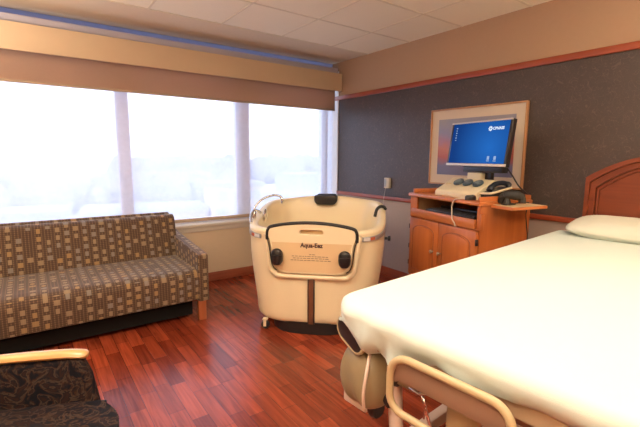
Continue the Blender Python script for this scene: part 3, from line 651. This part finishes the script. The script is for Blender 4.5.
# corner bumper
mb=MB(); mb.prism(rrect(-.075,.075,-.04,.04,.039,6),-.02,.02,lambda p,q,a: Vector((a,p,q)),.012,3)
bo=mb.build('corner_bumper',M['black2'],BED,angle=60); bo.location=(2.345,-.345,.752); bo.rotation_euler=(math.radians(-20),0,math.radians(-8))
mb=MB(); mb.tube([Vector((.012,a,b)) for a,b in rrect(-.077,.077,-.044,.044,.043,6)],.009,8,closed=True); mb.build('bumper_rim',M['bedpl'],bo,angle=60)
# folded leg support: a vinyl pad with creases and white welt
def legpad(w_sign,name='leg_support'):
    mb=MB(); NU,NV=28,40
    rr=[]
    for i in range(NU+1):
        a=-PI/2+PI*i/NU; ring_=[]
        for j in range(NV):
            b=2*PI*j/NV; ca=math.copysign(abs(math.cos(a))**.6,math.cos(a)); sa=math.sin(a)
            x=.075*math.copysign(abs(math.cos(b))**.7,math.cos(b))*ca; y=.112*math.copysign(abs(math.sin(b))**.75,math.sin(b))*ca*(1-.14*sa); z=.112*sa
            cre=.006*math.sin(60*y+30*z)*max(0,-sa+.4)*max(0,math.cos(b))
            ring_.append(Vector((x+cre,y,z+.03*y*0)))
        rr.append(ring_)
    mb.rings(rr,True,True,True); p=mb.build(name,M['leather'],BED,angle=80); p.location=(2.30,-w_sign*.318,.595); p.rotation_euler=(0,math.radians(-6),math.radians(-12*w_sign)); 
    m2=MB(); m2.tube([(.06,.085,-.085),(.075,.092,-.02),(.07,.09,.05),(.045,.065,.105)],.006,8,smooth=5); m2.build('welt',M['bedwhite'],p)
    return p
legpad(1); 
mb=MB(); mb.box(2.215,2.335,-.405,-.285,.455,.515,.008); mb.box(2.26,2.29,-.39,-.365,.45,.74,.004); sb=mb.build('support_bracket',M['bedwhite'],BED)
mb=MB(); mb.lathe([(0,-.015),(.032,-.015),(.036,0),(.032,.015),(0,.015)],16,mat=Matrix.Translation((2.30,-.265,.475))@Matrix.Rotation(PI/2,4,'X')); mb.build('pivot_knob',M['black2'],sb)
mb=MB(); mb.tube([(2.33,-.30,.50),(2.345,-.28,.52),(2.34,-.26,.51),(2.335,-.275,.49)],.007,8,smooth=4); mb.build('pivot_pin',M['chrome'],sb)
mb=MB(); mb.tube([(2.20,-.31,.60),(2.24,-.24,.585),(2.28,-.19,.60),(2.30,-.17,.65)],.012,8,smooth=5); mb.tube([(2.28,-.235,.60),(2.315,-.215,.56),(2.31,-.20,.525),(2.29,-.215,.535),(2.285,-.23,.57)],.012,8,smooth=5); mb.build('cable_loom',M['black'],BED)
mb=MB(); mb.box(2.16,2.30,-.26,-.10,.61,.66,.008); mb.build('foot_hinge',M['leather'],BED)
# chrome clamp and linkage below the foot
mb=MB(); mb.tube([(2.30,-.09,.665),(2.33,-.05,.645),(2.335,-.025,.59),(2.30,-.02,.50),(2.27,-.03,.42)],.0055,8,smooth=5); mb.tube([(2.32,-.105,.64),(2.335,-.06,.645),(2.33,-.035,.652)],.005,8); mb.tube([(2.325,-.055,.655),(2.34,-.03,.62),(2.32,-.045,.56)],.004,8,smooth=4); mb.build('release_linkage',M['chrome'],BED)
M['pinkred']=P('red_marking',(.7,.03,.03),.4); M['magenta']=P('magenta_marking',(.6,.02,.15),.4)
mb=MB(); mb.box(2.17,2.25,-.015,.085,.30,.60,.02,3); fp=mb.build('foot_pedal',M['bedpl'],BED)
mb=MB(); mb.box(2.20,2.23,-.004,.028,.5995,.602); mb.build('red_mark',M['pinkred'],fp)
mb=MB(); mb.box(2.20,2.23,.045,.075,.5995,.602); mb.build('magenta_mark',M['magenta'],fp)
mb=MB(); mb.box(1.9,2.12,-.22,.30,.60,.655,.01); mb.build('deck_crossmember',M['black2'],BED)
# fitted sheet: top, rolled edge and hanging hem with folds
mb=MB(); NP=200
def sheet_outline(k,inset):
    P_=sheet_base; return P_[k]
r_=.15
base=rrect(L0-.005,L1+.005,-HW-.006,HN+.006,[r_,.09,.07,.07],18)
# resample evenly
pts=[Vector((a,b,0)) for a,b in base]; seg=[(pts[(i+1)%len(pts)]-pts[i]).length for i in range(len(pts))]; tot=sum(seg)
res=[]; i=0; acc=0
for k in range(NP):
    d=tot*k/NP
    while acc+seg[i]<d: acc+=seg[i]; i+=1
    res.append(pts[i].lerp(pts[(i+1)%len(pts)],(d-acc)/max(seg[i],1e-9)))
nor=[]
for k in range(NP):
    tg=(res[(k+1)%NP]-res[k-1]).normalized(); nor.append(Vector((tg.y,-tg.x,0)))
cen=Vector((1.2,0,0))
def drop(p):
    e,w_=p.x,-p.y
    if e<1.9: d=.15
    else: d=.15
    # foot end: deep at the window-side corner, shallow toward the near side
    f=smooth(2.2,2.38,e); g=.085+.065*smooth(-.05,.16,w_)-.055*smooth(.24,.40,w_)
    return d*(1-f)+g*f
rings_=[]
for s_ in (.0,.25,.5,.75,.9): rings_.append([cen.lerp(p,s_)+Vector((0,0,ZT+.004*(1-s_)+.006*noise.noise(p*s_*1.3)*(1-s_))) for p in res])
ed=.038
for a in (0,20,40,60,80,90):
    t_=math.radians(a); rings_.append([res[k]-nor[k]*(ed*(1-math.sin(t_))-.005*math.sin(t_)*smooth(2.1,2.33,res[k].x)*smooth(-.12,.12,-res[k].y)*math.sin(k/NP*tot*44-1)) +Vector((0,0,ZT-ed*(1-math.cos(t_)))) for k in range(NP)])
for f in (.25,.5,.75,1.0):
    row=[]
    for k in range(NP):
        p=res[k]; foot=smooth(1.7,2.3,p.x); d=max(.05,drop(p)-ed)
        arc=k/NP*tot; cz=smooth(2.1,2.33,p.x)*smooth(-.12,.12,-p.y); ph=noise.noise(Vector((arc*7,f*1.2,3.1)))*1.2+noise.noise(Vector((arc*19,f*.8,7)))*.6+cz*.30*math.sin(arc*44+f*2.4)
        amp=(.016+.034*smooth(2.15,2.36,p.x)*smooth(.05,.2,-p.y))*f*(.4+.9*foot)
        q=p+nor[k]*(ph*amp-.008*f-.012*f*f); row.append(q+Vector((0,0,ZT-ed-d*f+.012*f*noise.noise(Vector((arc*9,0,9))))))
    rings_.append(row)
rings_.append([v+(-nor[k])*.012+Vector((0,0,.006)) for k,v in enumerate(rings_[-1])])
mb.rings(rings_,True,True,False); sh=mb.build('bed_sheet',M['sheet'],angle=80,fix=True)
sh.location=BO; sh.rotation_euler=(0,0,BR); tag(sh,'pale white fitted sheet spread over the bed mattress','sheet')
# pillow
t=MB(); rr=[]; NU,NV=26,44
for i in range(NU+1):
    a=-PI/2+PI*i/NU; row=[]
    for j in range(NV):
        b=2*PI*j/NV; ex=.42
        x=.168*math.copysign(abs(math.cos(b))**ex,math.cos(b)); y=.36*math.copysign(abs(math.sin(b))**ex,math.sin(b))
        s_=max(0,math.cos(a))**.35 if abs(a)<PI/2-.001 else 0.0
        edge=max(abs(x)/.168,abs(y)/.36)
        zz=.062*math.sin(a)*(1-.55*s_**6)
        nn=noise.noise(Vector((x*s_*9,y*s_*9,a)))*.012
        row.append(Vector((x*s_,y*s_,zz+nn*math.cos(a)+.0)))
    rr.append(row)
t.rings(rr,True,True,True); pw=t.build('pillow',M['pillow'],angle=80); pw.location=bw(.15,-.01,ZT+.066); pw.rotation_euler=(0,math.radians(10),BR)
tag(pw,'plump ivory pillow lying at the head of the bed','pillow')
# headboard: arched cherry panel on the wall
HB=thing('headboard','arched dark cherry headboard on the wall behind the pillow','headboard',(XR,.80,0))
hw=.468
def arch(w0,w1,zb,zs,rise): return [(-w0,zb),(w0,zb)]+[(w1*math.cos(PI*k/24) if 0<k<24 else w1*math.cos(PI*k/24),zs+rise*math.sin(PI*k/24)**.8) for k in range(25)]
def archp(hwid,zb,zs,zp):
    out=[(hwid,zb)]
    for k in range(25):
        y=hwid-2*hwid*k/24; out.append((y,zs+(zp-zs)*(1-(y/hwid)**2)))
    out.append((-hwid,zb)); return out
yzf=lambda p,q,a: Vector((a,p,q))
mb=MB(); mb.prism(archp(hw-.02,.35,1.235,1.40),-.035,0,yzf); mb.build('panel',M['headwood'],HB)
outer=archp(hw,.35,1.262,1.43)
mb=MB()
def strip(o,inn,x0,x1):
    n=len(o)
    rings_=[[Vector((x0,*o[i])),Vector((x1,*o[i])),Vector((x1,*inn[i])),Vector((x0,*inn[i]))] for i in range(n)]
    mb.rings(rings_,True,True,True)
strip(outer,archp(hw-.026,.35,1.228,1.405),-.078,-.0)
strip(archp(hw-.027,.352,1.227,1.404),archp(hw-.062,.352,1.19,1.368),-.058,-.03)
strip(archp(hw-.072,.352,1.18,1.356),archp(hw-.082,.352,1.17,1.346),-.05,-.03)
mb.build('moulded_frame',M['headwood'],HB,angle=30)
# ------------------------------------------------------------------ outside
M['snow']=P('snowy_ground',(.66,.66,.70),.9,scale=.05,var=.12); M['bld1']=P('pale_brick',(.62,.52,.45),.9,scale=.3); M['bld2']=P('grey_concrete',(.50,.50,.52),.9,scale=.3); M['roof']=P('flat_roof_grey',(.42,.42,.45),.9,scale=.3)
M['pane']=P('facade_glass',(.40,.42,.46),.2); M['tree']=P('bare_winter_trees',(.40,.39,.44),.95,scale=.2,var=.2)
GZ=-16.0
mb=MB(); mb.box(-420,620,12,900,GZ-1,GZ); g=struct('ground',mb,M['snow'])
def building(x,y,w,d,h,mat,label,nw,nf):
    b=thing('building',label,'building',(x,y,GZ),-.2)
    mb=MB(); mb.box(-w/2,w/2,0,d,0,h); mb.build('walls',mat,b)
    mb=MB(); mb.box(-w/2-.3,w/2+.3,-.3,d+.3,h,h+.7); mb.build('roof',M['roof'],b)
    for i in range(nf):
        for j in range(nw):
            m2=MB(); cx=-w/2+w*(j+.5)/nw; cz=h*(i+.5)/nf; m2.box(cx-w/nw*.3,cx+w/nw*.3,-.08,.02,cz-h/nf*.28,cz+h/nf*.28); m2.build('facade_window',M['pane'],b)
building(30,66,9,10,12,M['bld1'],'pale square tower block outside, behind the second window mullion',3,4)
building(46,78,22,12,8,M['bld2'],'long low grey building outside, lower middle of the right window',7,2)
building(16,72,20,12,7.5,M['bld1'],'long low pale brick building outside, behind the middle window pane',7,2)
building(78,110,20,14,11,M['bld2'],'distant grey block outside, towards the right window edge',5,3)
building(-4,92,18,12,6,M['bld2'],'distant low grey shed outside, beyond the left mullion',5,1)
def treeline(x0,x1,y,n,h,label):
    mb=MB(); random.seed(int(abs(x0)+y))
    for i in range(n):
        x=random.uniform(x0,x1); yy=y+random.uniform(-12,12); r=h*random.uniform(.35,.6)
        bm=bmesh.new(); bmesh.ops.create_icosphere(bm,subdivisions=2,radius=r)
        for v in bm.verts: v.co*=1+.3*noise.noise(v.co*.7+Vector((i,0,0)))
        bm.transform(Matrix.Translation((x,yy,GZ+r*.8))@Matrix.Diagonal((1,1,1.15,1))); mb.frombm(bm)
    o=mb.build('treeline',M['tree'],angle=80); tag(o,label,'trees',kind='stuff')
treeline(-90,60,150,190,11,'grey winter trees on the hazy skyline behind the left window')
treeline(40,330,240,240,16,'distant grey tree belt along the horizon behind the right windows')
# ------------------------------------------------------------------ world, lights, camera
w=bpy.data.worlds.new('World'); bpy.context.scene.world=w; w.use_nodes=True; nt=w.node_tree; bg=nt.nodes['Background']
tc=N(nt,'ShaderNodeTexCoord'); sp=N(nt,'ShaderNodeSeparateXYZ'); nt.links.new(tc.outputs['Generated'],sp.inputs[0])
cr=N(nt,'ShaderNodeValToRGB'); nt.links.new(sp.outputs[2],cr.inputs[0]); cr.color_ramp.elements[0].color=(.84,.88,1.0,1); cr.color_ramp.elements[1].color=(.74,.84,1.0,1); cr.color_ramp.elements[1].position=.6
nt.links.new(cr.outputs[0],bg.inputs[0]); bg.inputs[1].default_value=2.35
def area(name,loc,sx,sy,power,c):
    l=bpy.data.lights.new(name,'AREA'); l.shape='RECTANGLE'; l.size=sx; l.size_y=sy; l.energy=power; l.color=c
    o=bpy.data.objects.new(name,l); C.objects.link(o); o.location=loc; return o
WARM=(1.0,.87,.72)
def up(name,loc,sx,sy,power,c):
    o=area(name,loc,sx,sy,power,c); o.rotation_euler=(PI,0,0); return o
up('added_uplight_bed',(2.9,-.9,1.95),.35,1.0,72,WARM); up('added_uplight_back',(-1.0,-.8,1.95),.6,1.0,112,WARM); up('added_uplight_window',(-.85,2.9,1.9),.35,1.4,44,WARM)  # added uplights out of view, brighten ceiling and soffit like bounced flash
area('ceiling_lamp_bed',(1.75,.55,2.59),1.2,.6,15,WARM)
area('ceiling_lamp_seating',(.0,1.3,2.59),.6,1.2,30,WARM)
area('ceiling_lamp_entry',(.6,-1.2,2.59),1.2,.6,16,WARM)
cam=bpy.data.cameras.new('Camera'); co=bpy.data.objects.new('Camera',cam); C.objects.link(co); bpy.context.scene.camera=co
cam.sensor_width=36; cam.lens=404.0996/640*36; cam.clip_start=.05; cam.clip_end=2000
yaw,pit,rol=.625957394,.140380099,.00733626672
cy,sy=math.cos(yaw),math.sin(yaw); cp,spi=math.cos(pit),math.sin(pit)
f=Vector((sy*cp,cy*cp,-spi)); r=Vector((cy,-sy,0)); u=r.cross(f); cr_,sr_=math.cos(rol),math.sin(rol)
r2=cr_*r+sr_*u; u2=-sr_*r+cr_*u
mw=Matrix.Identity(4)
for i in range(3): mw[i][0]=r2[i]; mw[i][1]=u2[i]; mw[i][2]=-f[i]
mw[2][3]=1.4; co.matrix_world=mw
sc=bpy.context.scene
sc.view_settings.view_transform='Standard'; sc.view_settings.look='None'; sc.view_settings.exposure=0.5; sc.view_settings.gamma=1; sc.view_settings.use_curve_mapping=False
sc.cycles.use_denoising=True; sc.cycles.max_bounces=10; sc.cycles.transparent_max_bounces=12; sc.cycles.sample_clamp_indirect=6
